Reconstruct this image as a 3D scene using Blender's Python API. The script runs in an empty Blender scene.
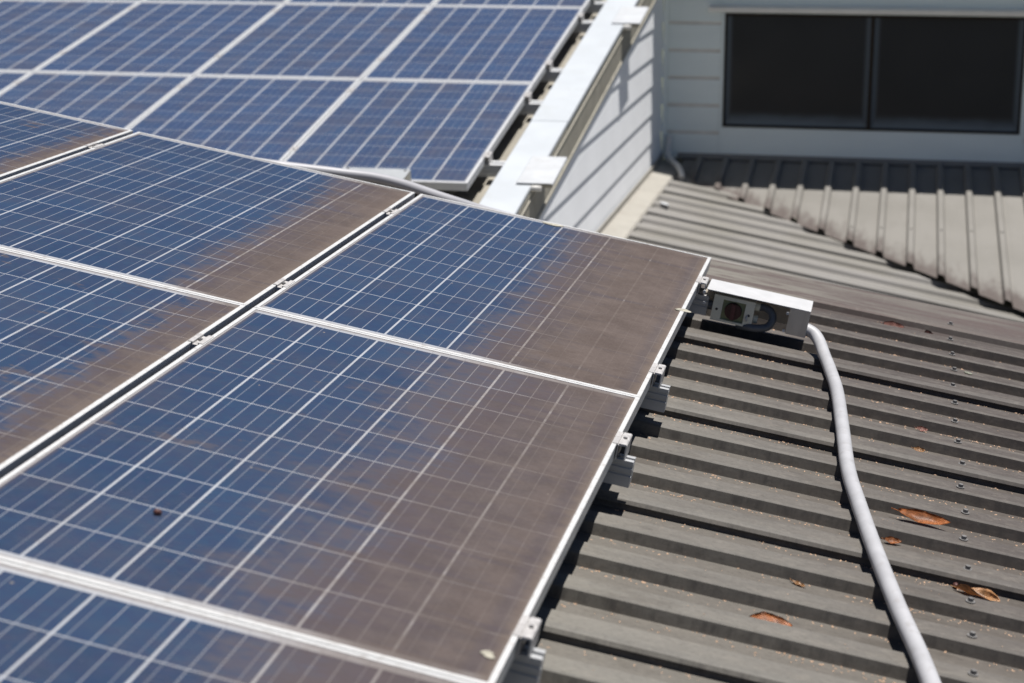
import bpy, bmesh, math, random
from mathutils import Vector, Matrix
random.seed(7)
S = bpy.context.scene
COL = S.collection

# ------------------------------------------------------------------ camera, sky, sun, exposure
cam = bpy.data.cameras.new('camera'); camo = bpy.data.objects.new('camera', cam); COL.objects.link(camo)
R_, U_, F_ = Vector((0.97846, 0.20605, -0.00192)), Vector((-0.05011, 0.24707, 0.96770)), Vector((-0.19987, 0.94676, -0.25208))
cm = Matrix((R_, U_, -F_)).transposed().to_4x4(); cm.translation = Vector((0.5838, -4.2679, 1.2584))
camo.matrix_world = cm
cam.sensor_width = 36.0; cam.lens = 1850.43 / 1024 * 36.0
cam.clip_start = 0.1; cam.clip_end = 2000
cam.dof.use_dof = True; cam.dof.focus_distance = 4.9; cam.dof.aperture_fstop = 3.6
S.camera = camo

SUN = Vector((0.205, 0.045, 1.0)).normalized()
w = bpy.data.worlds.new('World'); S.world = w; w.use_nodes = True
nt = w.node_tree; bg = nt.nodes['Background']
sky = nt.nodes.new('ShaderNodeTexSky'); sky.sky_type = 'NISHITA'; sky.sun_disc = False
sky.sun_elevation = math.asin(SUN.z); sky.sun_rotation = math.atan2(SUN.x, SUN.y)
sky.air_density = 0.5; sky.dust_density = 0.2; sky.ozone_density = 5.0
nt.links.new(sky.outputs[0], bg.inputs[0]); bg.inputs[1].default_value = 0.05
sl = bpy.data.lights.new('sun', 'SUN'); sl.energy = 5.0; sl.angle = math.radians(0.5); sl.color = (1.0, 0.965, 0.92)
so = bpy.data.objects.new('sun', sl); COL.objects.link(so); so.rotation_euler = SUN.to_track_quat('Z', 'Y').to_euler()
so.location = SUN * 30
S.view_settings.view_transform = 'Standard'; S.view_settings.look = 'None'
S.view_settings.exposure = 0.38; S.view_settings.gamma = 1.0; S.view_settings.use_curve_mapping = False
S.render.engine = 'CYCLES'

# ------------------------------------------------------------------ frames of the four roofs
A, B = 0.179747, 0.175699
def frame(o, x, y, z):
    m = Matrix((x, y, z)).transposed().to_4x4(); m.translation = Vector(o); return m
u1 = Vector((math.cos(A), 0, -math.sin(A))); n1 = Vector((math.sin(A), 0, math.cos(A))); YV = Vector((0, 1, 0)); XV = Vector((1, 0, 0)); ZV = Vector((0, 0, 1))
M1 = frame((0, 0, 0), u1, YV, n1)                       # near array: w = 0 on top of its panels
M1R = M1 @ Matrix.Translation((0.17, 0, -0.14)) @ Matrix.Rotation(-0.0155, 4, 'Y') @ Matrix.Translation((-0.17, 0, 0.14))   # the dark roof itself, a touch flatter than its panels
XG, YW = -1.132, 9.2221                                  # gable wall and window wall planes
M2 = frame((XG, 0, -0.885), u1, YV, n1)                # low ribbed roof: w = 0 on its rib tops
B3 = math.radians(9.0)
M3 = frame((0, YW, -0.875), XV, Vector((0, math.cos(B3), math.sin(B3))), Vector((0, -math.sin(B3), math.cos(B3))))
Q4 = Vector((-1.4248, 5.8506, 0.0574))
v4 = Vector((0, math.cos(B), math.sin(B))); n4 = Vector((0, -math.sin(B), math.cos(B)))
M4 = frame(Q4, XV, v4, n4)                              # far array: w = 0 on top of its panels
PW, PH, RG, CG1, CG4 = 0.992, 1.65, 0.004, 0.0201, 0.0095

# ------------------------------------------------------------------ object helpers
def tag(o, label=None, cat=None, group=None, kind=None):
    if label: o['label'] = label
    if cat: o['category'] = cat
    if group: o['group'] = group
    if kind: o['kind'] = kind
    return o
def empty(name, m=None, **k):
    o = bpy.data.objects.new(name, None); COL.objects.link(o); o.empty_display_size = 0.1
    if m is not None: o.matrix_world = m
    return tag(o, **k)
class MB:
    def __init__(s): s.bm = bmesh.new()
    def box(s, x0, x1, y0, y1, z0, z1, mi=0):
        v = [s.bm.verts.new((x, y, z)) for z in (z0, z1) for y in (y0, y1) for x in (x0, x1)]
        for f in ((0, 2, 3, 1), (4, 5, 7, 6), (0, 1, 5, 4), (2, 6, 7, 3), (0, 4, 6, 2), (1, 3, 7, 5)):
            s.bm.faces.new([v[i] for i in f]).material_index = mi
        return s
    def quad(s, *p, mi=0):
        f = s.bm.faces.new([s.bm.verts.new(q) for q in p]); f.material_index = mi; return f
    def sweep(s, prof, p0, p1, ax, ay, cap=True, mi=0, closed=True):
        """profile (a, b) pairs in the plane ax, ay swept from p0 to p1"""
        p0, p1, ax, ay = map(Vector, (p0, p1, ax, ay))
        r0 = [s.bm.verts.new(p0 + ax * a + ay * b) for a, b in prof]; r1 = [s.bm.verts.new(p1 + ax * a + ay * b) for a, b in prof]
        n = len(prof)
        for i in range(n if closed else n - 1):
            j = (i + 1) % n; s.bm.faces.new((r0[i], r0[j], r1[j], r1[i])).material_index = mi
        if cap and closed:
            s.bm.faces.new(r0[::-1]).material_index = mi; s.bm.faces.new(r1).material_index = mi
        return s
    def tube(s, pts, r, n=16, cap=True, mi=0, ridge=0.0, smooth=True):
        pts = [Vector(p) for p in pts]; rings = []; up = None
        for i, p in enumerate(pts):
            t = (pts[min(i + 1, len(pts) - 1)] - pts[max(i - 1, 0)]).normalized()
            if up is None: up = t.orthogonal().normalized()
            up = (up - t * up.dot(t)).normalized(); side = t.cross(up)
            rr = r[i] if isinstance(r, (list, tuple)) else r
            if ridge and i % 2: rr += ridge
            rings.append([s.bm.verts.new(p + (up * math.cos(k / n * math.tau) + side * math.sin(k / n * math.tau)) * rr) for k in range(n)])
        for a, b in zip(rings, rings[1:]):
            for k in range(n):
                f = s.bm.faces.new((a[k], a[(k + 1) % n], b[(k + 1) % n], b[k])); f.smooth = smooth; f.material_index = mi
        if cap:
            s.bm.faces.new(rings[0][::-1]).material_index = mi; s.bm.faces.new(rings[-1]).material_index = mi
        return s
    def disc(s, c, ax, r, h, n=20, mi=0, r2=None):
        c, ax = Vector(c), Vector(ax).normalized()
        return s.tube([c, c + ax * h], [r, r2 or r], n, mi=mi, smooth=False)
    def done(s, name, mats, parent=None, m=None, bevel=0, recalc=True, **k):
        if recalc: bmesh.ops.recalc_face_normals(s.bm, faces=s.bm.faces)
        if bevel:
            e = [e for e in s.bm.edges if len(e.link_faces) == 2 and e.calc_face_angle() > 0.6]
            bmesh.ops.bevel(s.bm, geom=e, offset=bevel, segments=2, affect='EDGES', profile=0.5)
        me = bpy.data.meshes.new(name); s.bm.to_mesh(me); s.bm.free()
        for x in (mats if isinstance(mats, (list, tuple)) else [mats]): me.materials.append(x)
        o = bpy.data.objects.new(name, me); COL.objects.link(o)
        if parent is not None: o.parent = parent
        if m is not None:
            if parent is None: o.matrix_world = m
            else: o.matrix_local = m
        return tag(o, **k)
def spline(pts, n=8):
    pts = [Vector(p) for p in pts]; out = []
    for i in range(len(pts) - 1):
        p0, p1, p2, p3 = pts[max(i - 1, 0)], pts[i], pts[i + 1], pts[min(i + 2, len(pts) - 1)]
        for k in range(n):
            t = k / n
            out.append(0.5 * ((2 * p1) + (p2 - p0) * t + (2 * p0 - 5 * p1 + 4 * p2 - p3) * t * t + (3 * p1 - p0 - 3 * p2 + p3) * t ** 3))
    return out + [pts[-1]]
def copy_tree(o, parent=None, m=None):
    c = o.copy(); COL.objects.link(c)
    if parent is not None: c.parent = parent
    if m is not None: c.matrix_world = m
    for ch in list(o.children): copy_tree(ch, c)
    return c
T = Matrix.Translation

# ------------------------------------------------------------------ material helpers
class Mat:
    def __init__(s, name, rough=0.6, metal=0.0, spec=0.5):
        s.m = bpy.data.materials.new(name); s.m.use_nodes = True; s.nt = s.m.node_tree
        s.b = s.nt.nodes['Principled BSDF']; s.b.inputs['Roughness'].default_value = rough
        s.b.inputs['Metallic'].default_value = metal; s.b.inputs['Specular IOR Level'].default_value = spec
        s.tc = None
    def new(s, t, **k):
        n = s.nt.nodes.new('ShaderNode' + t)
        for a, b in k.items(): setattr(n, a, b)
        return n
    def put(s, sock, v):
        if hasattr(v, 'is_output'): s.nt.links.new(v, sock)
        elif isinstance(v, (tuple, list)): sock.default_value = (*v, 1.0) if len(v) == 3 and sock.type == 'RGBA' else v
        else: sock.default_value = v
    def obj(s):
        if not s.tc: s.tc = s.new('TexCoord')
        return s.tc.outputs['Object']
    def xyz(s):
        n = s.new('SeparateXYZ'); s.put(n.inputs[0], s.obj()); return n.outputs
    def f(s, op, a, b=0.0, c=0.0, clamp=False):
        n = s.new('Math', operation=op); n.use_clamp = clamp
        s.put(n.inputs[0], a); s.put(n.inputs[1], b); s.put(n.inputs[2], c); return n.outputs[0]
    def step(s, x, lo, hi, o0=0.0, o1=1.0):
        n = s.new('MapRange', interpolation_type='SMOOTHSTEP'); s.put(n.inputs[0], x)
        for i, v in enumerate((lo, hi, o0, o1)): s.put(n.inputs[i + 1], v)
        return n.outputs[0]
    def mix(s, fac, a, b, mode='MIX'):
        n = s.new('Mix', data_type='RGBA', blend_type=mode); s.put(n.inputs[0], fac); s.put(n.inputs[6], a); s.put(n.inputs[7], b); return n.outputs[2]
    def noise(s, scale=5.0, detail=4.0, rough=0.55, stretch=(1, 1, 1), off=(0, 0, 0), dist=0.0):
        mp = s.new('Mapping'); s.put(mp.inputs[0], s.obj()); mp.inputs['Scale'].default_value = stretch; mp.inputs['Location'].default_value = off
        n = s.new('TexNoise'); s.put(n.inputs['Vector'], mp.outputs[0])
        n.inputs['Scale'].default_value = scale; n.inputs['Detail'].default_value = detail; n.inputs['Roughness'].default_value = rough; n.inputs['Distortion'].default_value = dist
        return n.outputs[0]
    def bump(s, h, strength=0.2, dist=0.002):
        n = s.new('Bump'); n.inputs['Strength'].default_value = strength; n.inputs['Distance'].default_value = dist
        s.put(n.inputs['Height'], h); s.put(s.b.inputs['Normal'], n.outputs[0])
    def col(s, v): s.put(s.b.inputs['Base Color'], v); return s
    def rgh(s, v): s.put(s.b.inputs['Roughness'], v); return s

def plain(name, c, rough=0.6, metal=0.0, var=0.12, scale=8.0, spec=0.5, stretch=(1, 1, 1), dirt=None, off=(0, 0, 0)):
    m = Mat(name, rough, metal, spec)
    n = m.noise(scale, 5, 0.6, stretch, off)
    k = m.step(n, 0.3, 0.7)
    c0 = tuple(x * (1 - var) for x in c); c1 = tuple(min(1, x * (1 + var)) for x in c)
    o = m.mix(k, c0, c1)
    if dirt:
        d = m.step(m.noise(scale * 2.3, 6, 0.65, stretch, (3, 1, 2)), 0.52, 0.72, 0, 0.7); o = m.mix(d, o, dirt)
    m.col(o); return m.m

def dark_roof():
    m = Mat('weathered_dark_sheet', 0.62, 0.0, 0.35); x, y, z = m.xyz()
    big = m.noise(0.9, 3, 0.5, (1, 1, 1)); streak = m.noise(3.0, 6, 0.65, (0.35, 5, 1)); fine = m.noise(60, 4, 0.7, (0.5, 1, 1)); mid = m.noise(9, 5, 0.6, (0.4, 1.4, 1), (4, 2, 0))
    t = m.f('ADD', m.f('MULTIPLY', x, 0.55), m.f('ADD', m.f('MULTIPLY', y, 0.22), m.f('MULTIPLY', big, 0.7)))
    c = m.mix(m.step(t, 0.05, 1.05), (0.150, 0.142, 0.125), (0.062, 0.052, 0.047))
    c = m.mix(m.step(streak, 0.45, 0.75, 0, 0.35), c, (0.1680, 0.1554, 0.1344))
    c = m.mix(m.step(mid, 0.5, 0.75, 0, 0.4), c, (0.0714, 0.0655, 0.0588))
    c = m.mix(m.step(fine, 0.45, 0.75, 0, 0.28), c, (0.2016, 0.1806, 0.1554))
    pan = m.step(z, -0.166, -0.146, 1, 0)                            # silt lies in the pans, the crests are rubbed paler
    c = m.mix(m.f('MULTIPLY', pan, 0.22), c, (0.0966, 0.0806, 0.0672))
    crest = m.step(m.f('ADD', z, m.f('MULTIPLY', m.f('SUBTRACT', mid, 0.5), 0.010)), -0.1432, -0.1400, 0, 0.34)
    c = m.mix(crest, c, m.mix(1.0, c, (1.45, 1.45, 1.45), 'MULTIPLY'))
    bl = m.noise(5.5, 6, 0.7, (0.5, 1.2, 1), (1, 9, 0)); c = m.mix(m.step(bl, 0.52, 0.68, 0, 0.55), c, m.mix(1.0, c, (0.58, 0.55, 0.53), 'MULTIPLY'))
    sp = m.noise(140, 3, 0.75, (0.6, 1, 1), (6, 2, 0)); c = m.mix(m.step(sp, 0.5, 0.72, 0, 0.5), c, m.mix(1.0, c, (0.55, 0.53, 0.52), 'MULTIPLY')); c = m.mix(m.step(sp, 0.28, 0.45, 0.35, 0), c, m.mix(1.0, c, (1.5, 1.48, 1.42), 'MULTIPLY'))
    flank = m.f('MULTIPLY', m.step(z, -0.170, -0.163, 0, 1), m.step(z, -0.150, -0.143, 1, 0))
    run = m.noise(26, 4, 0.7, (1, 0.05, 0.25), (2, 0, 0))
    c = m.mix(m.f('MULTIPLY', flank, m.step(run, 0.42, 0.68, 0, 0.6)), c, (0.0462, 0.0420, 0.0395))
    m.col(c); m.bump(m.f('ADD', m.f('MULTIPLY', fine, 0.5), mid), 0.25, 0.0015); return m.m
def low_roof():
    m = Mat('weathered_pale_sheet', 0.6, 0.0, 0.35); x, y, z = m.xyz()
    st = m.noise(2.5, 6, 0.65, (0.3, 4, 1)); big = m.noise(1.3, 3, 0.5); fine = m.noise(50, 3, 0.7)
    c = m.mix(m.step(big, 0.35, 0.65), (0.1913, 0.1805, 0.1584), (0.2238, 0.2130, 0.2008))
    c = m.mix(m.step(st, 0.46, 0.70, 0, 0.6), c, (0.1372, 0.1285, 0.1159))
    st2 = m.noise(5, 4, 0.6, (0.12, 3, 1), (3, 1, 0)); c = m.mix(m.step(st2, 0.5, 0.66, 0, 0.5), c, (0.2888, 0.2780, 0.2665))
    c = m.mix(m.step(fine, 0.5, 0.75, 0, 0.2), c, (0.2744, 0.2599, 0.2472))
    m.col(c); return m.m
def side_roof():
    m = Mat('weathered_grey_sheet', 0.6, 0.0, 0.35); x, y, z = m.xyz()
    n = m.noise(6, 6, 0.7, (2.5, 0.5, 1)); big = m.noise(1.8, 3, 0.5); fine = m.noise(40, 3, 0.7)
    # rust-coloured lichen creeping up from the valley edge of the sheets: distance from that edge, broken by noise
    e = m.f('ADD', y, m.f('ADD', m.f('MULTIPLY', x, 0.965), 1.385))
    e = m.f('ADD', e, m.f('MULTIPLY', m.f('SUBTRACT', n, 0.5), -0.95))
    c = m.mix(m.step(big, 0.35, 0.65), (0.1925, 0.1835, 0.1670), (0.2161, 0.2061, 0.1894))
    c = m.mix(m.step(n, 0.5, 0.75, 0, 0.25), c, (0.1480, 0.1400, 0.1243))
    c = m.mix(m.step(e, 0.02, 0.36, 0.9, 0.0), c, (0.0888, 0.0703, 0.0640))
    c = m.mix(m.step(fine, 0.5, 0.75, 0, 0.15), c, (0.2664, 0.2562, 0.2368))
    m.col(c); return m.m
def flashing_mat():
    m = Mat('dirty_flashing', 0.6, 0.0, 0.35); x, y, z = m.xyz()
    st = m.noise(4, 6, 0.7, (0.5, 5, 1)); big = m.noise(2.2, 3, 0.5, (1, 2, 1)); fine = m.noise(55, 4, 0.7)
    t = m.f('ADD', m.f('MULTIPLY', x, 0.5), m.f('MULTIPLY', big, 0.9))
    c = m.mix(m.step(t, 0.45, 0.95), (0.1755, 0.1638, 0.1404), (0.0975, 0.0819, 0.0741))
    c = m.mix(m.step(st, 0.44, 0.58, 0, 0.9), c, (0.088, 0.066, 0.060))
    c = m.mix(m.step(fine, 0.5, 0.75, 0, 0.25), c, (0.2028, 0.1872, 0.1638))
    m.col(c); return m.m

def cell_mat(name, xs=9.0, width=0.2, amp=0.25, dmax=0.95, film=0.10, seed=0.0, patch=0.0, tint=(1, 1, 1), gap=0.0052, busk=0.9, wash=0.0):
    """photovoltaic laminate; x in [-PW, 0], y in [0, PH] in object space. Dust banks up towards x = 0, the low edge."""
    m = Mat(name, 0.16, 0.0, 0.5); x, y, z = m.xyz()
    xx = m.f('SUBTRACT', m.f('ADD', x, PW), 0.0150); yy = m.f('SUBTRACT', y, 0.0315)
    gx, gy = 0.1612, 0.159
    fx = m.f('FLOORED_MODULO', xx, gx); fy = m.f('FLOORED_MODULO', yy, gy)
    ix = m.f('FLOOR', m.f('DIVIDE', xx, gx)); iy = m.f('FLOOR', m.f('DIVIDE', yy, gy))
    inside = m.f('MULTIPLY', m.f('MULTIPLY', m.f('LESS_THAN', fx, 0.1612 - gap), m.f('LESS_THAN', fy, 0.156)),
                 m.f('MULTIPLY', m.f('MULTIPLY', m.f('GREATER_THAN', xx, 0.0), m.f('LESS_THAN', xx, 0.962)), m.f('MULTIPLY', m.f('GREATER_THAN', yy, 0.0), m.f('LESS_THAN', yy, 1.588))))
    bb = m.f('ABSOLUTE', m.f('SUBTRACT', m.f('FLOORED_MODULO', fx, 0.039), 0.0195))
    bus = m.f('MULTIPLY', m.f('LESS_THAN', bb, 0.00095), m.f('MULTIPLY', m.f('GREATER_THAN', xx, 0.0), m.f('LESS_THAN', xx, 0.962)))
    outer = m.f('GREATER_THAN', m.f('ABSOLUTE', m.f('SUBTRACT', fx, 0.078)), 0.04)
    cmb = m.new('CombineXYZ'); m.put(cmb.inputs[0], ix); m.put(cmb.inputs[1], iy); m.put(cmb.inputs[2], seed + 0.5)
    wn = m.new('TexWhiteNoise'); m.put(wn.inputs[0], cmb.outputs[0])
    vor = m.new('TexVoronoi'); m.put(vor.inputs['Vector'], m.obj()); vor.inputs['Scale'].default_value = 55
    vs = m.new('SeparateColor'); m.put(vs.inputs[0], vor.outputs['Color'])
    cell = m.mix(wn.outputs[0], tuple(a * b for a, b in zip((0.018, 0.040, 0.084), tint)), tuple(a * b for a, b in zip((0.028, 0.058, 0.113), tint)))
    cell = m.mix(m.f('MULTIPLY', vs.outputs[0], 0.6), cell, tuple(a * b for a, b in zip((0.027, 0.055, 0.108), tint)))
    cell = m.mix(m.f('MULTIPLY', vs.outputs[2], 0.35), cell, tuple(a * b for a, b in zip((0.030, 0.036, 0.088), tint)))
    base = m.mix(inside, (0.43, 0.445, 0.47), cell)
    base = m.mix(m.f('MULTIPLY', bus, m.f('SUBTRACT', busk, m.f('MULTIPLY', outer, busk * 0.4))), base, (0.30, 0.315, 0.345))
    # dust
    n1_ = m.noise(3.2, 6, 0.65, (0.7, 1.7, 1), (seed, seed * 2, 0)); n2_ = m.noise(14, 6, 0.7, (0.6, 1.3, 1), (seed + 5, 0, 0)); n3_ = m.noise(5, 5, 0.6, (1, 1, 1), (seed, 7, 0)); fine = m.noise(170, 3, 0.7, (0.8, 1, 1), (seed, 0, 0))
    nn = m.f('ADD', m.f('MULTIPLY', m.f('SUBTRACT', n1_, 0.5), 1.6 * amp), m.f('ADD', m.f('MULTIPLY', m.f('SUBTRACT', n2_, 0.5), 1.2 * amp), m.f('MULTIPLY', m.f('SUBTRACT', n3_, 0.5), amp)))
    t = m.f('ADD', x, nn)
    if xs < 5:
        n4_ = m.noise(38, 8, 0.75, (0.55, 1, 1), (seed + 2, 3, 0)); t = m.f('ADD', t, m.f('MULTIPLY', m.f('SUBTRACT', n4_, 0.5), 0.22))
        D = m.step(t, -xs - width * 0.4, -xs + width * 0.4, 0, dmax)
        run = m.noise(2.2, 3, 0.6, (0.5, 9, 1), (seed + 9, 1, 0))      # water runs that thin the silt
        D = m.f('MULTIPLY', D, m.step(run, 0.30, 0.46, 0.80, 1.0)) 
    else: D = 0.0
    edge = m.f('MINIMUM', m.f('MINIMUM', m.f('ADD', x, PW), m.f('MULTIPLY', x, -1.0)), m.f('MINIMUM', y, m.f('SUBTRACT', PH, y)))
    ed = m.f('ADD', m.f('MULTIPLY', x, -1.0), m.f('MULTIPLY', m.f('SUBTRACT', n2_, 0.5), 0.05))   # distance from the low edge
    if xs < 5 and wash:                                              # rain-washed streak just inside the low edge
        D = m.f('MULTIPLY', D, m.f('SUBTRACT', 1.0, m.f('MULTIPLY', m.step(ed, 0.018, 0.038, 0, 1), m.step(ed, 0.042, 0.070, wash, 0.0))))
    fl = m.f('ADD', m.f('MULTIPLY', m.step(n3_, 0.35, 0.70), film * 1.7), m.f('MULTIPLY', fine, film))
    pt = m.step(m.f('ADD', n2_, m.f('MULTIPLY', n1_, 0.6)), 0.86, 1.02, 0, patch)
    rim = m.step(m.f('ADD', edge, m.f('MULTIPLY', m.f('SUBTRACT', n2_, 0.5), 0.008)), 0.012, 0.030, 0.8, 0.0)
    sv = m.new('TexVoronoi'); m.put(sv.inputs['Vector'], m.obj()); sv.inputs['Scale'].default_value = 17; sc_ = m.new('SeparateColor'); m.put(sc_.inputs[0], sv.outputs['Color'])
    spk = m.f('MULTIPLY', m.f('GREATER_THAN', sc_.outputs[1], 0.80), m.step(sv.outputs['Distance'], 0.035, 0.065, 0.75, 0.0))
    D = m.f('MAXIMUM', m.f('MAXIMUM', D, fl), m.f('MAXIMUM', pt, m.f('MULTIPLY', rim, 0.6 if patch or xs < 5 else 0.15)))
    n5_ = m.noise(9, 7, 0.7, (1, 1, 1), (seed, 4, 2)); dcol = m.mix(m.step(n5_, 0.3, 0.7), (0.082, 0.063, 0.055), (0.112, 0.088, 0.078))
    dcol = m.mix(m.step(fine, 0.4, 0.7, 0, 0.18), dcol, (0.16, 0.135, 0.12))
    dcol = m.mix(m.step(ed, 0.005, 0.05, 0.55, 0.0), dcol, (0.150, 0.118, 0.095))
    thin = m.f('MULTIPLY', m.step(D, 0.10, 0.35, 0, 1), m.step(D, 0.50, 0.85, 1, 0))        # thin silt is rustier than the thick bank
    dcol = m.mix(m.f('MULTIPLY', thin, 0.75), dcol, (0.098, 0.060, 0.040))
    base = m.mix(m.f('MULTIPLY', D, 0.6), base, m.mix(1.0, base, (0.45, 0.40, 0.36), 'MULTIPLY'))
    c = m.mix(D, base, dcol); c = m.mix(spk, c, (0.30, 0.26, 0.21))
    m.col(c); m.rgh(m.step(D, 0.0, 0.8, 0.20, 0.9)); m.put(m.b.inputs['Specular IOR Level'], m.step(D, 0.05, 0.8, 0.75, 0.1))
    return m.m

MT = dict(
    dark=dark_roof(), low=low_roof(), side=side_roof(), flash=flashing_mat(),
    frame=plain('anodised_frame', (0.5921, 0.5921, 0.5848), 0.42, 0.1, 0.05, 20, dirt=(0.3610, 0.3321, 0.3032)),
    frame_far=plain('anodised_frame_clean', (0.5632, 0.5704, 0.5776), 0.45, 0.05, 0.04, 20),
    alu=plain('mill_aluminium', (0.45, 0.455, 0.46), 0.38, 0.15, 0.08, 30, stretch=(0.2, 1, 1)),
    clamp=plain('clamp_aluminium', (0.46, 0.445, 0.435), 0.5, 0.1, 0.18, 60, dirt=(0.24, 0.21, 0.19)),
    bolt=plain('steel_bolt', (0.2166, 0.2094, 0.2022), 0.45, 0.8, 0.2, 40),
    galv=plain('bright_sheet', (0.5776, 0.5776, 0.5776), 0.42, 0.15, 0.05, 16),
    galvdull=plain('brushed_sheet', (0.56, 0.50, 0.42), 0.45, 0.1, 0.1, 25, stretch=(1, 1, 0.2)),
    cap=plain('pale_capping', (0.4838, 0.5126, 0.5379), 0.5, 0.0, 0.05, 3, dirt=(0.4404, 0.4621, 0.4693)),
    saddle=plain('white_bracket', (0.50, 0.515, 0.53), 0.5, 0.0, 0.07, 9, dirt=(0.42, 0.42, 0.41)),
    coverplate=plain('weathered_cover', (0.36, 0.375, 0.385), 0.5, 0.0, 0.08, 9),
    fascia=plain('beige_fascia', (0.3610, 0.3394, 0.2816), 0.55, 0.0, 0.08, 7, dirt=(0.2599, 0.2383, 0.1877)),
    fascia_dark=plain('olive_fascia', (0.2888, 0.2708, 0.2238), 0.6, 0.0, 0.12, 7),
    board=plain('painted_board', (0.88, 0.895, 0.915), 0.6, 0.0, 0.03, 3),
    board_shade=plain('painted_board_shade', (0.84, 0.885, 0.84), 0.6, 0.0, 0.035, 2.5, stretch=(0.4, 1, 2)),  # copy of the board paint, its colour set for the wall in shade
    cove=plain('grimy_board_cove', (0.76, 0.71, 0.62), 0.7, 0.0, 0.10, 6),
    apron=plain('pale_apron', (0.3321, 0.3141, 0.2780), 0.6, 0.0, 0.06, 5, dirt=(0.2744, 0.2455, 0.2094)),
    r4=plain('far_roof_sheet', (0.2888, 0.2671, 0.2238), 0.6, 0.0, 0.1, 4),
    pvc=plain('grey_conduit', (0.415, 0.415, 0.430), 0.48, 0.0, 0.07, 14, dirt=(0.34, 0.33, 0.33)),
    pvc2=plain('grey_conduit_back', (0.3610, 0.3610, 0.3827), 0.45, 0.0, 0.05, 9),
    whitepvc=plain('white_pvc', (0.68, 0.66, 0.62), 0.4, 0.0, 0.05, 9),
    box=plain('isolator_plastic', (0.66, 0.65, 0.55), 0.5, 0.0, 0.05, 20),
    boxin=plain('isolator_recess', (0.22, 0.24, 0.13), 0.55, 0.0, 0.1, 20),
    knob=plain('isolator_knob', (0.04, 0.006, 0.009), 0.35, 0.0, 0.1, 20),
    grip=plain('isolator_knob_grip', (0.07, 0.014, 0.019), 0.35, 0.0, 0.1, 20),
    bluepipe=plain('grey_blue_pipe', (0.30, 0.35, 0.40), 0.4, 0.0, 0.08, 20),
    black=plain('black_rubber', (0.02, 0.021, 0.023), 0.5, 0.0, 0.2, 20),
    hose=plain('flexible_hose', (0.10, 0.11, 0.125), 0.45, 0.0, 0.1, 20),
    winframe=plain('bronze_window_frame', (0.030, 0.020, 0.012), 0.7, 0.0, 0.1, 20, spec=0.12),
    hood=plain('window_hood_paint', (0.90, 0.87, 0.82), 0.55, 0.0, 0.05, 6),
    leaf=plain('dry_leaf', (0.38, 0.135, 0.042), 0.5, 0.0, 0.5, 40),
    leaf2=plain('tan_leaf', (0.44, 0.24, 0.11), 0.45, 0.0, 0.35, 45),
    leaf3=plain('pinkish_leaf', (0.3570, 0.1700, 0.1360), 0.55, 0.0, 0.3, 45),
    leaf4=plain('dark_leaf', (0.0850, 0.0298, 0.0238), 0.55, 0.0, 0.4, 45),
    seed=plain('pale_seed', (0.54, 0.36, 0.24), 0.7, 0.0, 0.3, 90),
    drop=plain('bird_dropping', (0.34, 0.32, 0.26), 0.8, 0.0, 0.3, 70),
    lichen=plain('lichen', (0.17, 0.175, 0.14), 0.9, 0.0, 0.4, 120),
    screw=plain('roofing_screw', (0.16, 0.155, 0.15), 0.55, 0.1, 0.2, 60),
    ground=plain('far_ground', (0.11, 0.12, 0.075), 0.9, 0.0, 0.3, 0.1),
    soffit=plain('painted_soffit', (0.7, 0.71, 0.70), 0.7, 0.0, 0.03, 3),
)

def pane_mat():
    m = Mat('pale_edged_window_glass', 0.09, 0.0, 0.12); x, y, z = m.xyz()
    n = m.noise(0.8, 2, 0.5); n2 = m.noise(5, 3, 0.5, (1, 1, 2.0))
    # paler blue-grey and rougher towards sill and jambs; the mesh carries x in [-w/2, w/2], z in [0, h]
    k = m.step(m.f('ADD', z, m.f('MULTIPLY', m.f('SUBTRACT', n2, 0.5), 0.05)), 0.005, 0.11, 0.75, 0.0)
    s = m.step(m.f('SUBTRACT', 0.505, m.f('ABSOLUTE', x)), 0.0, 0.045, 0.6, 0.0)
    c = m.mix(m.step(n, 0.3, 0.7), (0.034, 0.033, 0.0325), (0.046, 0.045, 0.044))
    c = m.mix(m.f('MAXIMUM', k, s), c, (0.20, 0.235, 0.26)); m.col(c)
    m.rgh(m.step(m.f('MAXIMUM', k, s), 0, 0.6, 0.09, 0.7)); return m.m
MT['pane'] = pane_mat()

# ------------------------------------------------------------------ ground
gb = MB(); gb.quad((-150, -150, -4.2), (150, -150, -4.2), (150, 150, -4.2), (-150, 150, -4.2)); gb.done('ground', MT['ground'], kind='structure')

# ------------------------------------------------------------------ ribbed sheets
def rib_profile(t0, t1, phase, pitch=0.1885, crest=0.060, side=0.0085, h=0.030, top=0.0, laps=None, lap0=0):
    """(t, w) profile; each rib's front (low t) crest edge sits at phase + k * pitch"""
    k0 = math.floor((t0 - phase) / pitch) - 1; out = []; k = k0
    while phase + k * pitch < t1 + pitch:
        p = phase + k * pitch
        lap = laps and (k - lap0) % laps == 0
        if lap:
            out += [(p - side, top - h), (p - 0.0025, top - 0.0125), (p - 0.0125, top - 0.0148), (p - 0.0125, top - 0.0130), (p - 0.007, top - 0.0050)]
        else:
            out += [(p - side, top - h)]
        d = 0.0025 if lap else 0.0
        out += [(p - 0.0022, top - 0.0042 + d), (p + 0.0028, top + d), (p + crest - 0.003, top + d), (p + crest + 0.0015, top - 0.004 + d), (p + crest + 0.012, top - h)]
        if not lap: out += [(p + crest + 0.048, top - h + 0.0016)]
        k += 1
    return [(t, z) for t, z in out if t0 <= t <= t1]
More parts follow.
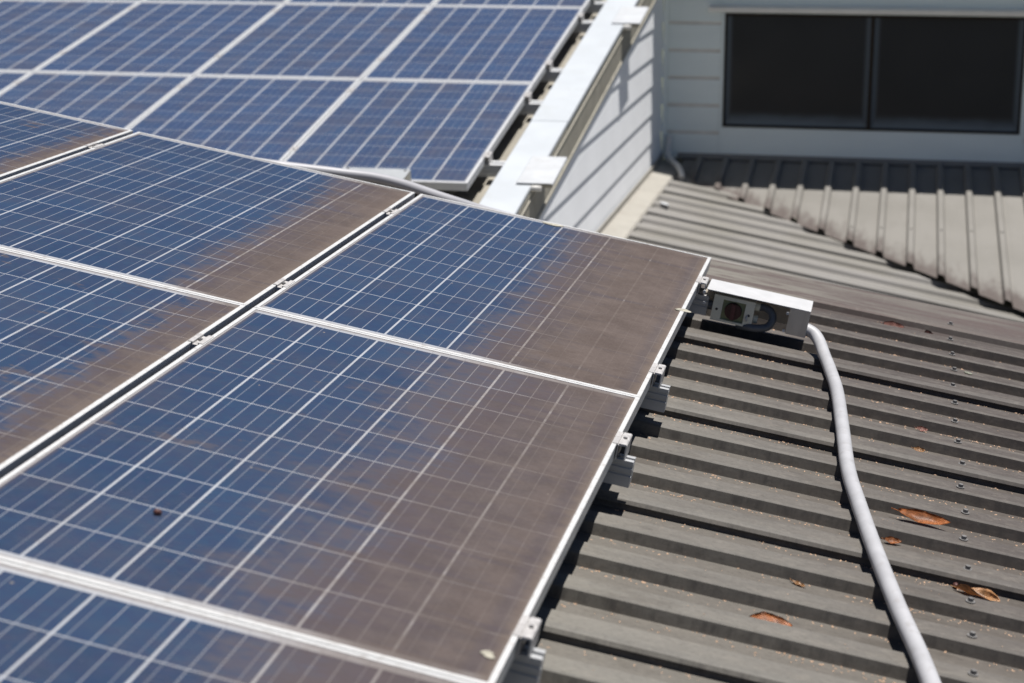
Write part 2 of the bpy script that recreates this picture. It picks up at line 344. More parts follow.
def sheet(name, m, mat, prof, along, a0, a1, parent, cut=None, waver=0.0):
    """profile runs across, swept from a0 to a1 along the other axis ('x' or 'y')"""
    b = MB(); seg = 10; rows = []
    for i in range(seg + 1):
        a = a0 + (a1 - a0) * i / seg
        rows.append([b.bm.verts.new((a, t, z) if along == 'x' else (t, a, z)) for t, z in prof])
    for r, q in zip(rows, rows[1:]):
        for i in range(len(prof) - 1): b.bm.faces.new((r[i], r[i + 1], q[i + 1], q[i]))
    if cut:
        for co, no in cut:
            bmesh.ops.bisect_plane(b.bm, geom=b.bm.verts[:] + b.bm.edges[:] + b.bm.faces[:], plane_co=co, plane_no=no, clear_outer=True)
    o = b.done(name, mat, parent, recalc=False); return o

# near roof, under the near panels
LAP0 = 0; PH1 = 0.443
near = empty('metal_roof', M1R, label='dark weathered ribbed metal roof sloping right under the dusty near panels', cat='roof')
p1 = rib_profile(-4.6, 1.93, PH1, top=-0.14, laps=4)
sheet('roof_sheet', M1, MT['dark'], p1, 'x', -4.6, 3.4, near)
fl = MB()
prof = [(1.885, -0.171), (1.893, -0.171), (1.905, -0.133), (1.925, -0.128), (2.05, -0.1275), (2.20, -0.128), (2.212, -0.133), (2.214, -0.24), (2.206, -0.24), (2.204, -0.136), (1.928, -0.131), (1.909, -0.137)]
fl.sweep([(t, z) for t, z in prof], (-4.6, 0, 0), (3.4, 0, 0), (0, 1, 0), (0, 0, 1)).done('edge_flashing', MT['flash'], near)
wl = MB(); wl.box(-4.6, 3.4, 2.16, 2.19, -1.6, -0.145); wl.done('end_wall', MT['board_shade'], near)
def screw(v, u):
    s = MB(); s.disc((u, v, -0.1395), (0, 0, 1), 0.0105, 0.0022, 16); s.disc((u, v, -0.1375), (0, 0, 1), 0.0062, 0.0075, 6)
    return s.done('screw', MT['screw'], near)
for k in range(-8, 8):
    screw(PH1 + 0.029 + k * 0.1885 + random.uniform(-.003, .003), 0.815 + random.uniform(-.006, .006))
sp = MB(); sp.disc((0.815, 1.96, -0.1275), (0, 0, 1), 0.0105, 0.002, 16); sp.disc((0.815, 1.96, -0.126), (0, 0, 1), 0.006, 0.007, 6); sp.done('screw', MT['screw'], near)

# low roof beyond
low = empty('metal_roof', M2, label='pale olive ribbed roof in the middle distance running down to the valley', cat='roof')
p2 = rib_profile(2.25, YW + 0.02, 0.11, pitch=0.268, top=0.0, crest=0.085, side=0.014, h=0.028, laps=3)
co2 = M2.inverted() @ Vector((0, 8.04, -1.09)); no2 = M2.to_3x3().inverted() @ Vector((0.80, 1, 0)).normalized()
sheet('roof_sheet', M2, MT['low'], p2, 'x', 0.02, 4.6, low, cut=[(co2, no2)])
ap = MB(); ap.sweep([(0.004, 0.05), (0.009, 0.05), (0.012, 0.008), (0.150, 0.0065), (0.163, -0.006), (0.161, -0.008), (0.150, 0.003), (0.008, 0.004)], (0, 2.25, 0), (0, YW - 0.01, 0), (1, 0, 0), (0, 0, 1)).done('wall_apron', MT['apron'], low)

vg = MB(); pv = [M2.inverted() @ Vector((x, 7.862 - 0.9608 * x + d, -0.885 - math.tan(A) * (x - XG))) for x, d in ((-0.9, -0.25), (-0.9, 0.10), (2.8, 0.9), (2.8, -0.25))]
vg.quad(*[Vector((q.x, q.y, -0.0335)) for q in pv]); vg.done('valley_gutter', MT['dark'], low)
# side roof, ribs running down towards the viewer, cut off along the valley
side = empty('metal_roof', M3, label='pale grey ribbed roof below the dark window with ribs running down to the valley', cat='roof')
p3 = rib_profile(-0.98, 4.6, 0.302 - 0.0195, pitch=0.1905, crest=0.034, side=0.010, h=0.031, top=0.031)
# valley line in plan: Y = 7.862 - 0.9608 X
c3, s3 = math.cos(B3), math.sin(B3)
co = M3.inverted() @ Vector((0, 7.862, -1.09)); no = M3.to_3x3().inverted() @ Vector((-0.9608, -1, 0)).normalized()
sheet('roof_sheet', M3, MT['side'], p3, 'y', -8.0, 0.03, side, cut=[(co, no)])
for k in range(0, 6):                                                # one row of fixings
    s = MB(); s.disc((0.302 + k * 0.1905, -1.42, 0.031), (0, 0, 1), 0.009, 0.006, 10); s.done('screw', MT['side'], side)

# ------------------------------------------------------------------ far roof with its gable
far = empty('metal_roof', M4, label='beige ribbed roof carrying the clean far solar panels', cat='roof')
p4 = rib_profile(-7.0, 0.12, 0.0, pitch=0.1905, top=-0.14, crest=0.034, side=0.012)
sheet('roof_sheet', M4, MT['r4'], p4, 'y', -3.72, 6.5, far)
def cap_prof(e):
    return [(0.109 - e, -0.17), (0.109 - e, -0.016 + e), (0.113 - e, -0.012 + e), (0.300 + e, -0.012 + e), (0.304 + e, -0.016 + e), (0.304 + e, -0.030), (0.3015 + e, -0.030), (0.3015 + e, -0.019 + e), (0.299, -0.0165 + e), (0.115, -0.0165 + e), (0.115, -0.17)]
cp = MB(); cp.sweep(cap_prof(0.0), (0, -3.72, 0), (0, -0.62, 0), (1, 0, 0), (0, 0, 1)); cp.sweep(cap_prof(0.0022), (0, -0.64, 0), (0, 6.5, 0), (1, 0, 0), (0, 0, 1))
cp.done('barge_capping', MT['cap'], far)
fb = MB(); fb.sweep([(0.285, -0.018), (0.2975, -0.018), (0.2975, -0.044), (0.3015, -0.047), (0.3015, -0.062), (0.2985, -0.064), (0.2985, -0.078), (0.3035, -0.080), (0.3035, -0.088), (0.285, -0.088)], (0, -3.72, 0), (0, 6.5, 0), (1, 0, 0), (0, 0, 1)); fb.done('fascia_lip', MT['fascia'], far)
f2 = MB(); f2.box(0.280, 0.2985, -3.72, 6.5, -0.226, -0.0870); f2.done('fascia_board', MT['fascia_dark'], far)
f3 = MB(); f3.sweep([(0.280, -0.2255), (0.300, -0.2255), (0.3045, -0.230), (0.3045, -0.244), (0.280, -0.244)], (0, -3.72, 0), (0, 6.5, 0), (1, 0, 0), (0, 0, 1)); f3.done('fascia_bead', MT['fascia'], far)

def saddle(v0, v1, label):
    t = empty('bracket', M4 @ T((0.296, (v0 + v1) / 2, -0.0095)), label=label, cat='bracket', group='white sheet brackets on the gable capping')
    h = (v1 - v0) / 2
    b = MB(); b.sweep([(-0.065, 0.0035), (-0.060, 0.0085), (0.108, 0.0085), (0.112, 0.0045), (0.112, -0.004), (0.109, -0.004), (0.109, 0.0045), (-0.060, 0.0045)], (0, -h, 0), (0, h, 0), (1, 0, 0), (0, 0, 1)); b.done('plate', MT['saddle'], t)
    r = MB(); r.tube([(-0.02, -h + 0.002, -0.017), (0.058, -h + 0.002, -0.017)], 0.0155, 14); r.done('bracket_tube', MT['whitepvc'], t)
    r = MB(); r.box(0.0135, 0.100, -h + 0.05, h - 0.05, -0.030, 0.003); r.done('packer', MT['fascia'], t)
    return t
saddle(-1.625, -1.235, 'white sheet bracket bridging capping and fascia, lower one near the dusty panel edge')
saddle(1.30, 1.70, 'white sheet bracket bridging capping and fascia, upper one near the wall corner')

# gable wall under the capping: lapped boards cut off along the slope
gab = empty('weatherboard_wall', T((XG, 0, 0)), label='sunlit white weatherboard gable wall below the pale capping', cat='wall')
b = MB(); zs = [-0.876, -0.672, -0.4735, -0.2755, -0.0775, 0.1205, 0.3185, 0.5165, 0.7145, 0.9125]
for z0, z1 in zip(zs, zs[1:]):
    b.sweep([(-0.02, z0), (0.0, z0), (-0.0105, z1 + 0.003), (-0.02, z1 + 0.003)], (0, 2.3, 0), (0, YW - 0.002, 0), (1, 0, 0), (0, 0, 1))
q = Q4 + n4 * -0.236 - Vector((XG, 0, 0))
bmesh.ops.bisect_plane(b.bm, geom=b.bm.verts[:] + b.bm.edges[:] + b.bm.faces[:], plane_co=q, plane_no=n4, clear_outer=True)
b.done('cladding', MT['board'], gab)

# window wall
win = empty('weatherboard_wall', T((XG, YW, 0)), label='shaded grey green wall with the long dark window at upper right', cat='wall')
WX0, WX1, WZ0, WZ1 = -0.691 - XG, 1.405 - XG, -0.630, 0.185
b = MB()
for z0, z1 in zip([-0.872, -0.668, -0.469, -0.270, -0.0725, 0.125], [-0.668, -0.469, -0.270, -0.0725, 0.125, 0.323]):
    pr = [(0.02, z0), (0.0, z0), (0.0, z1 - 0.024), (0.02, z1 - 0.024)]; pc = [(0.02, z1 - 0.0239), (0.0005, z1 - 0.0239), (0.010, z1 - 0.009), (0.011, z1), (0.02, z1)]
    x1 = WX0 - 0.028
    b.sweep(pr, (0.035, 0, 0), (x1, 0, 0), (0, 1, 0), (0, 0, 1))
    b.sweep(pr, (WX1 + 0.028, 0, 0), (6.0, 0, 0), (0, 1, 0), (0, 0, 1))
    b.sweep(pc, (0.035, 0, 0), (x1, 0, 0), (0, 1, 0), (0, 0, 1), mi=1); b.sweep(pc, (WX1 + 0.028, 0, 0), (6.0, 0, 0), (0, 1, 0), (0, 0, 1), mi=1)
b.box(WX0 - 0.026, WX1 + 0.026, 0.0005, 0.02, -0.872, WZ0 - 0.004)
b.box(0.035, 6.0, 0.001, 0.02, 0.3285, 0.84)
b.box(WX0 - 0.026, WX1 + 0.026, 0.0005, 0.02, WZ1 + 0.004, 0.327)
b.box(WX0 - 0.026, WX0 - 0.003, -0.003, 0.02, WZ0 - 0.003, WZ1 + 0.003); b.box(WX1 + 0.003, WX1 + 0.026, -0.003, 0.02, WZ0 - 0.003, WZ1 + 0.003)
b.done('cladding', [MT['board_shade'], MT['cove']], win)
b = MB(); b.box(0.0, 0.034, -0.018, 0.02, -0.875, 0.84); b.done('corner_trim', MT['board_shade'], win)
b = MB(); b.box(0.02, 6.0, 0.022, 0.10, -1.3, 0.84).done('wall_core', MT['black'], win)
b = MB(); b.sweep([(-0.006, -0.83), (0.015, -0.83), (0.015, -0.9), (-0.020, -0.885), (-0.035, -0.862)], (0.12, 0, 0), (6.0, 0, 0), (0, 1, 0), (0, 0, 1)); b.done('base_flashing', MT['side'], win)
b = MB(); b.sweep([(0.0, 0.242), (-0.070, 0.232), (-0.076, 0.228), (-0.052, 0.198), (-0.047, 0.200), (-0.068, 0.224), (0.0, 0.230)], (-0.805 - XG, 0, 0), (WX1 + 0.12, 0, 0), (0, 1, 0), (0, 0, 1)); b.done('window_hood', MT['hood'], win)
wf = MB(); d0, d1 = -0.008, 0.018; t_ = 0.015
wf.box(WX0, WX1, d0, d1, WZ0, WZ0 + t_); wf.box(WX0, WX1, d0, d1, WZ1 - t_, WZ1)
wf.box(WX0, WX0 + t_, d0, d1, WZ0 + t_, WZ1 - t_); wf.box(WX1 - t_, WX1, d0, d1, WZ0 + t_, WZ1 - t_)
window = wf.done('window', MT['winframe'], win)
mx = 0.3545 - XG
mb = MB(); mb.box(mx - 0.012, mx + 0.012, d0 - 0.002, d1 - 0.001, WZ0 + t_, WZ1 - t_); mb.done('mullion', MT['winframe'], window)
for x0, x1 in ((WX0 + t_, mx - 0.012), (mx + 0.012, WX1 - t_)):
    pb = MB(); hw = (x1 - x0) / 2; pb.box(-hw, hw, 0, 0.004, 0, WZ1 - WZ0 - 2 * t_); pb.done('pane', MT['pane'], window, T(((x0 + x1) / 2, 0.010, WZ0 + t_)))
ev = MB(); ev.sweep([(-0.50, 0.80), (0.15, 0.90), (0.15, 0.98), (-0.53, 0.88), (-0.53, 0.80)], (0.0, 0, 0), (6.0, 0, 0), (0, 1, 0), (0, 0, 1)); ev.done('eave', MT['soffit'], win)

# small pipe from the wall corner down to the low roof
pp = MB(); pp.tube(spline([(-1.075, 9.19, -0.70), (-1.075, 9.16, -0.80), (-1.06, 9.05, -0.845), (-1.02, 8.92, -0.845), (-0.965, 8.80, -0.862), (-0.925, 8.70, -0.895), (-0.915, 8.66, -0.925)], 6), 0.021, 14)
pp.done('drain_pipe', MT['whitepvc'], label='short white drain pipe elbow dropping from the wall corner onto the low roof', cat='pipe')

# ------------------------------------------------------------------ solar panels
def panel(m, fm, cm_, label, group, rails=None):
    """origin at the top right (low side) corner: x in [-PW, 0], y in [0, PH], top at z = 0"""
    t = empty('solar_panel', m, label=label, cat='solar panel', group=group)
    L, D, TK = 0.0105, 0.040, 0.0022
    f = MB()
    side_p = lambda: [(0, 0), (0, -D), (0.028, -D), (0.028, -D + TK), (TK, -D + TK), (TK, -0.009), (L, -0.009), (L, -0.0002), (0.0009, 0), ]
    pr = [(0.0006, 0.0), (0.0, -0.0006), (0.0, -D), (0.028, -D), (0.028, -D + TK), (TK, -D + TK), (TK, -0.009), (L, -0.009), (L, 0.0)]
    f.sweep(pr, (-PW, 0, 0), (0, 0, 0), (0, 1, 0), (0, 0, 1)); f.sweep(pr, (-PW, PH, 0), (0, PH, 0), (0, -1, 0), (0, 0, 1))
    e = 0.0005
    pr2 = [(0.0006 + e, 0.0003), (e - 0.0006, -0.0006), (e - 0.0006, -D + 0.001), (0.027, -D + 0.001), (0.027, -D + TK + .001), (TK, -D + TK + .001), (TK, -0.0085), (L, -0.0085), (L, 0.0003)]
    f.sweep(pr2, (0, 0.001, 0), (0, PH - 0.001, 0), (-1, 0, 0), (0, 0, 1)); f.sweep(pr2, (-PW, 0.001, 0), (-PW, PH - 0.001, 0), (1, 0, 0), (0, 0, 1))
    f.done('frame', fm, t)
    g = MB(); g.box(-PW + 0.004, -0.004, 0.004, PH - 0.004, -0.0068, -0.0014); g.done('glass', cm_, t)
    return t
GN, GF = 'dusty solar panels of the near array', 'clean solar panels of the far array'
NX = lambda c: -c * (PW + CG1)
near_panels = [
    (0, 0, dict(xs=0.40, width=0.50, amp=0.15, dmax=0.95, film=0.09, seed=1.0, patch=0.25, wash=0.12), 'solar panel with a solid brown dust bank on its right third, beside the isolator box'),
    (0, -1, dict(xs=0.40, width=0.90, amp=0.26, dmax=0.90, film=0.10, seed=2.3, patch=0.4, wash=0.14), 'large front panel streaked with brown dust to its middle, dropping in one corner'),
    (0, -2, dict(xs=0.36, width=0.60, amp=0.26, dmax=0.70, film=0.10, seed=3.1, patch=0.3), 'solar panel cut off by the bottom edge of the picture'),
    (1, 0, dict(xs=0.20, width=0.40, amp=0.14, dmax=0.93, film=0.08, seed=4.7, patch=0.2), 'blue solar panel with brown dusty right edge, between the dark gap and far array'),
    (1, -1, dict(xs=0.11, width=0.30, amp=0.15, dmax=0.92, film=0.08, seed=5.9, patch=0.5), 'solar panel cut off at the left picture edge, dusty along the dark gap'),
    (2, 0, dict(xs=0.08, width=0.26, amp=0.14, dmax=0.95, film=0.09, seed=6.4, patch=0.6), 'solar panel corner at the far left with rusty dust in its tip'),
]
for c, r, k, lab in near_panels:
    panel(M1 @ T((NX(c), r * (PH + RG), 0)), MT['frame'], cell_mat('dusty_cells', **k), lab, GN)
far_cells = [cell_mat('clean_cells', film=0.10, seed=11.0, tint=(1.65, 1.5, 1.5), gap=0.0105, busk=0.55), cell_mat('clean_cells', film=0.12, seed=15.0, tint=(1.75, 1.55, 1.5), gap=0.0105, busk=0.55)]
rows = {-1: 'front row', 0: 'middle row', 1: 'back row'}
cols = ['nearest the white capping', 'second from the white capping', 'third from the white capping', 'fourth from the white capping, at the left edge']
for r in (-1, 0, 1):
    for c in range(4):
        panel(M4 @ T((-c * (PW + CG4), r * (PH + CG4), 0)), MT['frame_far'], far_cells[(r + c) % 2], 'clean far solar panel, %s, %s' % (rows[r], cols[c]), GF)

# ------------------------------------------------------------------ mounting rails with their clamps
RAIL = [(-0.020, -0.062), (-0.020, -0.036), (-0.017, -0.034), (-0.017, -0.030), (-0.020, -0.028), (-0.020, -0.018), (-0.0165, -0.016), (-0.0165, -0.012), (-0.020, -0.010), (-0.020, 0.0), (-0.006, 0.0), (-0.006, -0.010), (0.006, -0.010), (0.006, 0.0), (0.020, 0.0), (0.020, -0.062)]
def end_clamp(t):
    c = MB(); c.sweep([(-0.0095, 0.0405), (-0.0095, 0.0432), (0.0030, 0.0434), (0.0030, 0.0400), (0.0052, 0.0400), (0.0052, 0.0440), (0.0215, 0.0440), (0.0240, 0.0415), (0.0240, 0.0020), (0.0215, 0.0020), (0.0215, 0.0400), (0.0075, 0.0380), (0.0050, 0.0380), (0.0050, 0.0020), (0.0028, 0.0020), (0.0028, 0.0385), (0.0010, 0.0405)], (0, -0.042, 0), (0, 0.042, 0), (1, 0, 0), (0, 0, 1))
    o = c.done('clamp', MT['clamp'], t)
    bo = MB(); bo.disc((0.0135, 0, 0.0442), (0, 0, 1), 0.0052, 0.0025, 6); bo.done('bolt', MT['bolt'], o)
    return o
def mid_clamp(t, x, v=0.0):
    c = MB(); c.sweep([(-0.0185, 0.0405), (-0.0185, 0.0434), (-0.0065, 0.0434), (-0.0065, 0.0375), (0.0065, 0.0375), (0.0065, 0.0434), (0.0185, 0.0434), (0.0185, 0.0405), (0.0095, 0.0405), (0.0095, 0.006), (-0.0095, 0.006), (-0.0095, 0.0405)], (x, v - 0.036, 0), (x, v + 0.036, 0), (1, 0, 0), (0, 0, 1))
    o = c.done('clamp', MT['clamp'], t)
    bo = MB(); bo.disc((x, v, 0.0370), (0, 0, 1), 0.006, 0.0055, 6); bo.done('bolt', MT['bolt'], o)
RAIL_WIDE = [(a * 1.7, b) for a, b in RAIL]
def rail(m, v, x0, x1, label, group, clamps=(), feet=(), endc=True, prof=RAIL, mat='alu'):
    """origin on the rail's top at x = 0 (low edge of the panels)"""
    t = empty('mounting_rail', m @ T((0, v, -0.0412)), label=label, cat='rail', group=group)
    b = MB(); b.sweep(prof, (x0, 0, 0), (x1, 0, 0), (0, 1, 0), (0, 0, 1)); b.done('rail_bar', MT[mat], t)
    if endc: end_clamp(t)
    for x in clamps: mid_clamp(t, x)
    for x in feet:
        f = MB(); f.box(x - 0.02, x + 0.02, 0.0215, 0.0265, -0.095, -0.01); f.box(x - 0.02, x + 0.02, 0.0215, 0.07, -0.0985, -0.0945); f.done('foot', MT['alu'], t)
    return t
GR = 'rails under the near panels'
g1 = -PW - CG1 / 2; g2 = -2 * PW - 1.5 * CG1
rail(M1, 1.315, -3.0, 0.040, 'aluminium rail end and clamp behind the white isolator cover', GR, (g1, g2), (-0.6, -1.8))
rail(M1, 0.262, -3.0, 0.047, 'aluminium rail end just above the seam of the two front panels', GR, (g1,), (-0.6, -1.8))
rail(M1, -0.338, -3.0, 0.044, 'aluminium rail end below the seam, middle one of the right edge', GR, (g1,), (-0.6, -1.8))
rail(M1, -1.415, -3.0, 0.044, 'aluminium rail end at the lower right corner of the large front panel', GR, (), (-0.6, -1.8))
G4 = 'rails under the far panels'
gx4 = [-(k) * (PW + CG4) + CG4 / 2 - PW - CG4 for k in range(3)]
for v, lab in ((-1.24, 'lowest rail of the far array, ending beside the lower bracket'), (-0.225, 'second lowest rail end of the far array'), (0.40, 'rail end of the far array just above its row seam'), (1.47, 'rail end of the far array beside the upper bracket'), (1.95, 'topmost rail end of the far array at the picture edge')):
    rail(M4, v, -4.0, 0.125, lab, G4, gx4, (), prof=RAIL_WIDE, mat='frame_far')

# ------------------------------------------------------------------ isolator switch under its folded cover
cov = empty('switch_cover', M1 @ T((0.03, 1.26, 0)), label='white folded metal cover over the isolator switch at the panel edge', cat='cover')
cw, cd = 0.322, 0.142                                                # width and depth, front at y = 0
b = MB()
b.box(0, cw, 0, cd, -0.0115, -0.0095)
b.done('cover_top', MT['galv'], cov)
b = MB(); b.box(0, cw, cd - 0.002, cd, -0.100, -0.0118); b.done('cover_back', MT['galvdull'], cov)
b = MB(); b.box(cw - 0.062, cw - 0.0015, 0.0, 0.002, -0.094, -0.0118); b.done('cover_flap', MT['galvdull'], cov)
b = MB(); b.quad((cw, 0.003, -0.012), (cw, cd, -0.012), (cw, cd, -0.10), (cw, 0.003, -0.094)); b.box(cw - 0.0018, cw, 0.003, cd - 0.003, -0.094, -0.0118); b.done('cover_side', MT['galv'], cov)
for x, z in ((cw - 0.055, -0.030), (cw - 0.056, -0.086), (0.006, -0.020), (0.012, -0.055)):
    s = MB(); s.disc((x - 0.012, 0.004, z), (0, -1, 0), 0.0045, 0.007, 12); s.done('cover_screw', MT['saddle'], cov)
iso = empty('isolator_switch', M1 @ T((0.120, 1.292, -0.066)), label='beige isolator switch with a dark red rotary knob under the folded cover', cat='switch')
hw, hh = 0.064, 0.041
b = MB()
for x0, x1, z0, z1 in ((-hw, -0.034, -hh, hh), (0.036, hw, -hh, hh), (-0.034, 0.036, 0.030, hh), (-0.034, 0.036, -hh, -0.034)):
    b.box(x0, x1, -0.012, 0.0, z0, z1)
b.box(-hw + 0.002, hw - 0.002, 0.0, 0.055, -hh + 0.002, hh - 0.002); b.done('housing', MT['box'], iso)
b = MB(); b.box(-0.0339, 0.0359, -0.003, -0.0005, -0.0339, 0.0299); b.done('recess', MT['boxin'], iso)
b = MB(); b.disc((0.001, -0.003, -0.002), (0, -1, 0), 0.027, 0.012, 28, r2=0.0255); k = b.done('knob', MT['knob'], iso)
b = MB(); b.box(-0.0055, 0.0075, -0.024, -0.0155, -0.026, 0.022); b.done('knob_grip', MT['grip'], k)
for x, z in ((-0.050, -0.004), (0.050, -0.004)):
    b = MB(); b.disc((x, -0.0115, z), (0, -1, 0), 0.0042, 0.001, 14); b.done('screw_hole', MT['black'], iso)
b = MB(); b.tube(spline([(0.046, -0.013, -0.004), (0.044, -0.018, -0.012), (0.047, -0.016, -0.021)], 4), 0.0025, 8); b.done('padlock_loop', MT['alu'], iso)
b = MB(); b.disc((0.0645, 0.022, 0.022), (1, 0, 0), 0.013, 0.014, 18); b.done('gland', MT['box'], iso)
b = MB(); b.disc((0.0645, 0.022, -0.018), (1, 0, 0), 0.013, 0.014, 18); b.done('gland', MT['box'], iso)
b = MB(); b.disc((-0.0645, 0.022, -0.004), (-1, 0, 0), 0.015, 0.016, 18); b.done('gland', MT['hose'], iso)
# the corrugated hose loop to the right and the two straight stubs to the left
hz = MB(); pts = spline([(0.196, 1.316, -0.044), (0.212, 1.312, -0.041), (0.234, 1.302, -0.048), (0.244, 1.294, -0.068), (0.234, 1.286, -0.092), (0.207, 1.282, -0.102), (0.177, 1.284, -0.106), (0.142, 1.304, -0.112)], 12)
hz.tube(pts, 0.0115, 14, ridge=0.0013); hz.done('flexible_hose', MT['hose'], m=M1, label='dark corrugated hose looping beside the isolator switch', cat='hose')
hz = MB(); hz.tube([(-0.10, 1.314, -0.070), (0.042, 1.314, -0.070)], 0.0135, 16); hz.tube([(0.012, 1.314, -0.070), (0.026, 1.314, -0.070)], 0.0155, 16); hz.done('cable_pipe', MT['bluepipe'], m=M1, label='grey blue pipe running from under the panel into the isolator switch', cat='pipe')
hz = MB(); hz.tube([(-0.10, 1.33, -0.034), (0.054, 1.33, -0.040)], 0.011, 14); hz.done('cable_pipe', MT['galvdull'], m=M1, label='upper dull pipe above the grey blue one left of the isolator', cat='pipe')

# the long grey conduit over the ribs
cz = -0.1205
path = [(0.335, 1.2845, -0.074), (0.356, 1.2830, -0.0755), (0.380, 1.272, -0.083), (0.401, 1.237, -0.098), (0.419, 1.175, -0.113), (0.444, 1.050, cz), (0.4740, 0.83, cz), (0.5010, 0.505, cz), (0.5275, 0.172, cz), (0.5620, -0.074, cz), (0.6060, -0.351, cz), (0.6580, -0.642, cz), (0.7020, -0.857, cz), (0.7320, -1.03, cz), (0.7780, -1.32, cz), (0.8180, -1.7, cz)]
MB().tube(spline(path, 10), 0.0188, 22).done('conduit', MT['pvc'], m=M1R, label='long light grey conduit curving down over the dark ribs from the isolator cover', cat='conduit')

# at the back: conduit arching behind the near panels and the second cover
MB().tube(spline([(-2.1, 1.98, -0.108), (-1.7, 2.06, -0.106), (-1.42, 2.135, -0.100), (-1.29, 2.16, -0.095), (-1.175, 2.155, -0.098), (-1.05, 2.12, -0.105), (-0.95, 2.09, -0.109), (-0.8, 2.03, -0.109), (-0.5, 1.96, -0.109), (-0.2, 1.92, -0.109)], 10), 0.0185, 18).done('conduit', MT['pvc2'], m=M1R @ T((0, 0, 0.024)), label='grey conduit lying behind the near panels below the far array', cat='conduit')
cb = empty('junction_cover', M4 @ T((-0.60, -1.853, 0.070)), label='pale wedge of a sheet metal cover at the lower edge of the far array', cat='cover')
b = MB(); b.box(0, 0.335, 0, 0.165, -0.002, 0.0); b.done('cover_top', MT['coverplate'], cb)
b = MB(); b.box(0.333, 0.335, 0.05, 0.160, -0.12, -0.0022); b.box(0.323, 0.335, 0, 0.012, -0.12, -0.0022); b.done('cover_side', MT['fascia'], cb)
b = MB(); b.box(0.0, 0.333, 0.160, 0.162, -0.12, -0.0022); b.done('cover_back', MT['black'], cb)
for x, y in ((0.03, 0.145), (0.315, 0.14)):
    s = MB(); s.disc((x, y, 0.0), (0, 0, 1), 0.006, 0.004, 12); s.done('cover_screw', MT['bolt'], cb)

# ------------------------------------------------------------------ leaves and litter
def leaf(u, v, wz, length, width, rot, curl, mat, label, fold=0.35, tilt=0.0, twist=0.0, group='fallen leaves on the dark roof'):
    b = MB(); n, k = 14, 3; grid = []
    for i in range(n + 1):
        t = i / n; s_ = math.sin(math.pi * (0.03 + 0.94 * t)) ** 0.85 * (1 - 0.25 * t)
        ww = width / 2 * s_ * (1 + 0.03 * math.sin(i * 2.3 + length * 90)); row = []
        for j in range(-k, k + 1):
            a = j / k; x = (t - 0.5) * length; y = a * ww
            z = abs(a) ** 1.4 * ww * fold + curl * 1.6 * length * (2 * t - 1) ** 2 + 0.0012 * math.sin(i * 1.1 + j * 0.6)
            tw = twist * (t - 0.5)
            row.append(b.bm.verts.new((x, y * math.cos(tw) - z * math.sin(tw), y * math.sin(tw) + z * math.cos(tw) + 0.003)))
        grid.append(row)
    for r, q in zip(grid, grid[1:]):
        for j in range(2 * k): b.bm.faces.new((r[j], r[j + 1], q[j + 1], q[j])).smooth = True
    b.tube([(-0.5 * length - length * 0.14, 0.002, curl * length * 1.1 + 0.004), (-0.5 * length, 0, curl * length + 0.003)], 0.0012, 6)
    ex = bmesh.ops.solidify(b.bm, geom=b.bm.faces[:], thickness=0.0006)
    return b.done('leaf', mat, m=M1R @ T((u, v, wz)) @ Matrix.Rotation(rot, 4, 'Z') @ Matrix.Rotation(tilt, 4, 'X'), label=label, cat='leaf', group=group)
PAN, CR = -0.169, -0.139
leaf(0.409, -0.780, PAN + 0.002, 0.092, 0.064, 0.22, 0.05, MT['leaf'], 'reddish brown leaf lying alone on a pan left of the conduit', tilt=0.42, fold=0.2)
leaf(0.722, 0.030, PAN + 0.012, 0.125, 0.042, -0.08, 0.06, MT['leaf'], 'longest brown leaf right of the conduit with an upturned tip', tilt=0.6)
leaf(0.650, -0.146, PAN + 0.004, 0.042, 0.022, 0.2, 0.05, MT['leaf'], 'small brown leaf touching the right side of the conduit', tilt=0.6)
leaf(0.838, -0.362, PAN, 0.095, 0.040, 0.15, 0.12, MT['leaf2'], 'twisted curled tan leaf beside the row of roof screws', fold=0.7, twist=2.6)
leaf(0.745, -0.401, PAN, 0.024, 0.012, 0.1, 0.05, MT['leaf'], 'tiny brown leaf scrap left of the twisted leaf')
leaf(0.455, -0.526, PAN, 0.036, 0.014, -0.5, 0.02, MT['leaf2'], 'narrow tan leaf sliver on a pan left of the conduit', tilt=0.3)
leaf(0.714, 0.597, PAN + 0.003, 0.034, 0.020, 0.0, 0.06, MT['leaf2'], 'small yellowish leaf beside the conduit, lower of two', tilt=0.6)
leaf(0.722, 0.790, PAN + 0.004, 0.034, 0.020, 0.1, 0.06, MT['leaf3'], 'small orange leaf beside the conduit, upper of two', tilt=0.6)
leaf(0.628, 1.862, PAN + 0.016, 0.070, 0.036, 0.05, 0.10, MT['leaf3'], 'pinkish curled leaf caught at the foot of the roof edge flashing', tilt=0.8)
leaf(0.742, 1.862, PAN + 0.014, 0.034, 0.030, 0.5, 0.12, MT['leaf4'], 'small dark red leaf at the flashing right of the pinkish one', tilt=0.8)
def blob(name, m, r, sc, mat, label, cat, seedn):
    rnd = random.Random(seedn); b = MB(); bmesh.ops.create_icosphere(b.bm, subdivisions=3, radius=r)
    ph = [rnd.uniform(0, 6) for _ in range(4)]
    for v in b.bm.verts:
        a = math.atan2(v.co.y, v.co.x); k = 1 + 0.25 * math.sin(2 * a + ph[0]) + 0.14 * math.sin(3 * a + ph[1]) + 0.09 * math.sin(5 * a + ph[2])
        v.co = Vector((v.co.x * k * sc[0], v.co.y * k * sc[1], v.co.z * sc[2]))
    for f in b.bm.faces: f.smooth = True
    return b.done(name, mat, m=m, label=label, cat=cat)
blob('bird_dropping', M1 @ T((-0.003, 0.902, 0.0006)), 0.016, (1.15, 1.15, 0.10), MT['drop'], 'pale bird dropping on the right frame edge near the isolator', 'bird dropping', 3)
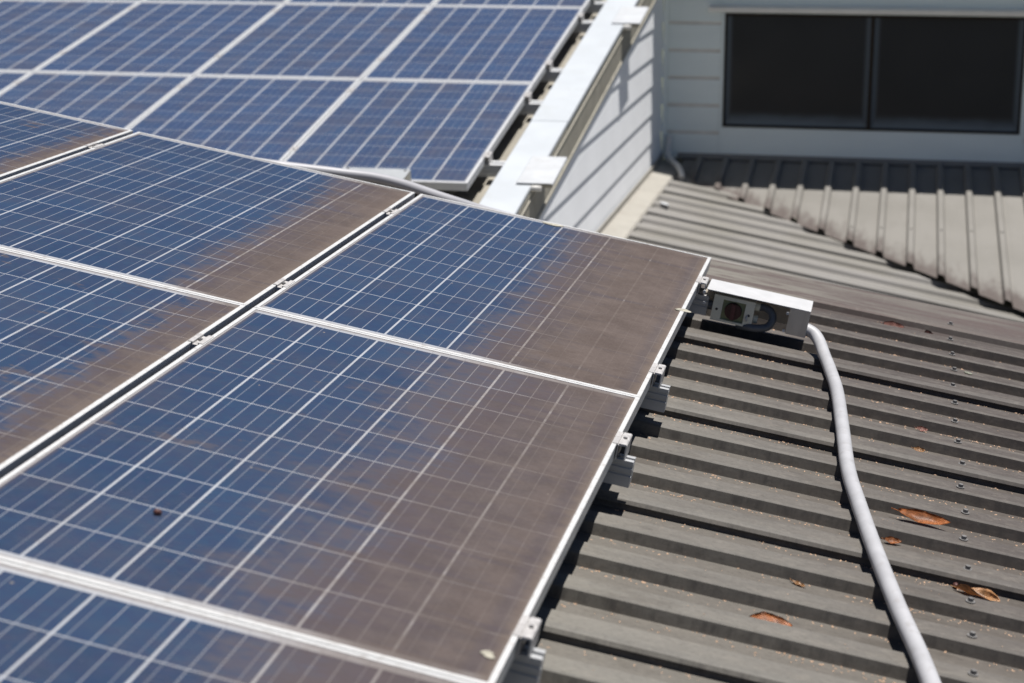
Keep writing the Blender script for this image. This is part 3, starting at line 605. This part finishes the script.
blob('bird_dropping', M1 @ T((-0.032, -1.548, 0.0002)), 0.012, (1.1, 0.9, 0.10), MT['drop'], 'pale bird dropping in the lower right corner of the large front panel', 'bird dropping', 5)
blob('bird_dropping', M1 @ T((-0.53, 1.625, 0.0004)), 0.019, (1.5, 0.9, 0.07), MT['drop'], 'yellowish dropping on the top frame below the gable wall', 'bird dropping', 8)
blob('bud', M1 @ T((-0.697, -1.336, 0.004)), 0.0065, (1, 1, 0.9), MT['leaf4'], 'tiny brown bud lying on the large front panel', 'bud', 4)
blob('berry', M1R @ T((0.792, -0.336, PAN + 0.006)), 0.0075, (1, 0.9, 0.9), MT['leaf4'], 'small dark berry above the twisted leaf', 'berry', 6)
blob('lichen', M1R @ T((0.861, 1.41, CR + 0.001)), 0.010, (1.1, 1.2, 0.25), MT['lichen'], 'pale lichen tuft on a rib near the flashing', 'lichen', 9)
blob('bird_dropping', M2 @ T((0.23, 7.62, 0.004)), 0.024, (1.1, 1.1, 0.3), MT['saddle'], 'round white spot on the pale olive roof near the wall apron', 'bird dropping', 11)
tw = MB(); tw.tube([(1.05, 6.05, 0.012), (1.03, 6.12, 0.016), (1.035, 6.2, 0.012)], [0.006, 0.009, 0.005], 8); tw.done('twig', MT['leaf3'], m=M2, label='pale twig lying across the ribs of the pale olive roof', cat='twig')
sd = MB(); rnd = random.Random(12)
def crumb(u, v, wz, s):
    a = rnd.uniform(0, 6.28); l = s * rnd.uniform(0.8, 1.7); c, q = math.cos(a), math.sin(a)
    vs = [sd.bm.verts.new((u + c * x - q * y, v + q * x + c * y, wz + z)) for x, y, z in ((-l, 0, 0), (0, -s * .55, 0), (l, 0, 0.0004), (0, s * .55, 0), (0, 0, s * .6))]
    for i in range(4): sd.bm.faces.new((vs[i], vs[(i + 1) % 4], vs[4]))
for k in range(-10, 8):
    p = PH1 + k * 0.1885
    for _ in range(175):
        u = rnd.uniform(0.0, 1.25); dens = math.sin(u * 5 + k * 1.9) * 0.5 + 0.5
        if rnd.random() > 0.35 + 0.65 * dens: continue
        off = 0.0105 + abs(rnd.gauss(0, 0.018)); s = rnd.uniform(0.0016, 0.0034) * (1.5 if rnd.random() < 0.08 else 1)
        crumb(u, p - off, PAN - 0.0005, s)
    for _ in range(12): crumb(rnd.uniform(0, 1.25), p + rnd.uniform(0.01, 0.07), CR, rnd.uniform(0.0009, 0.0017))
for _ in range(40): crumb(rnd.gauss(0.82, 0.05), -0.325 + rnd.gauss(0, 0.008), PAN - 0.0005, rnd.uniform(0.0012, 0.003))
sd.done('fallen_seeds', MT['seed'], m=M1R, recalc=False, kind='stuff', label='tiny pale seeds scattered over the pans of the dark roof', cat='seeds')
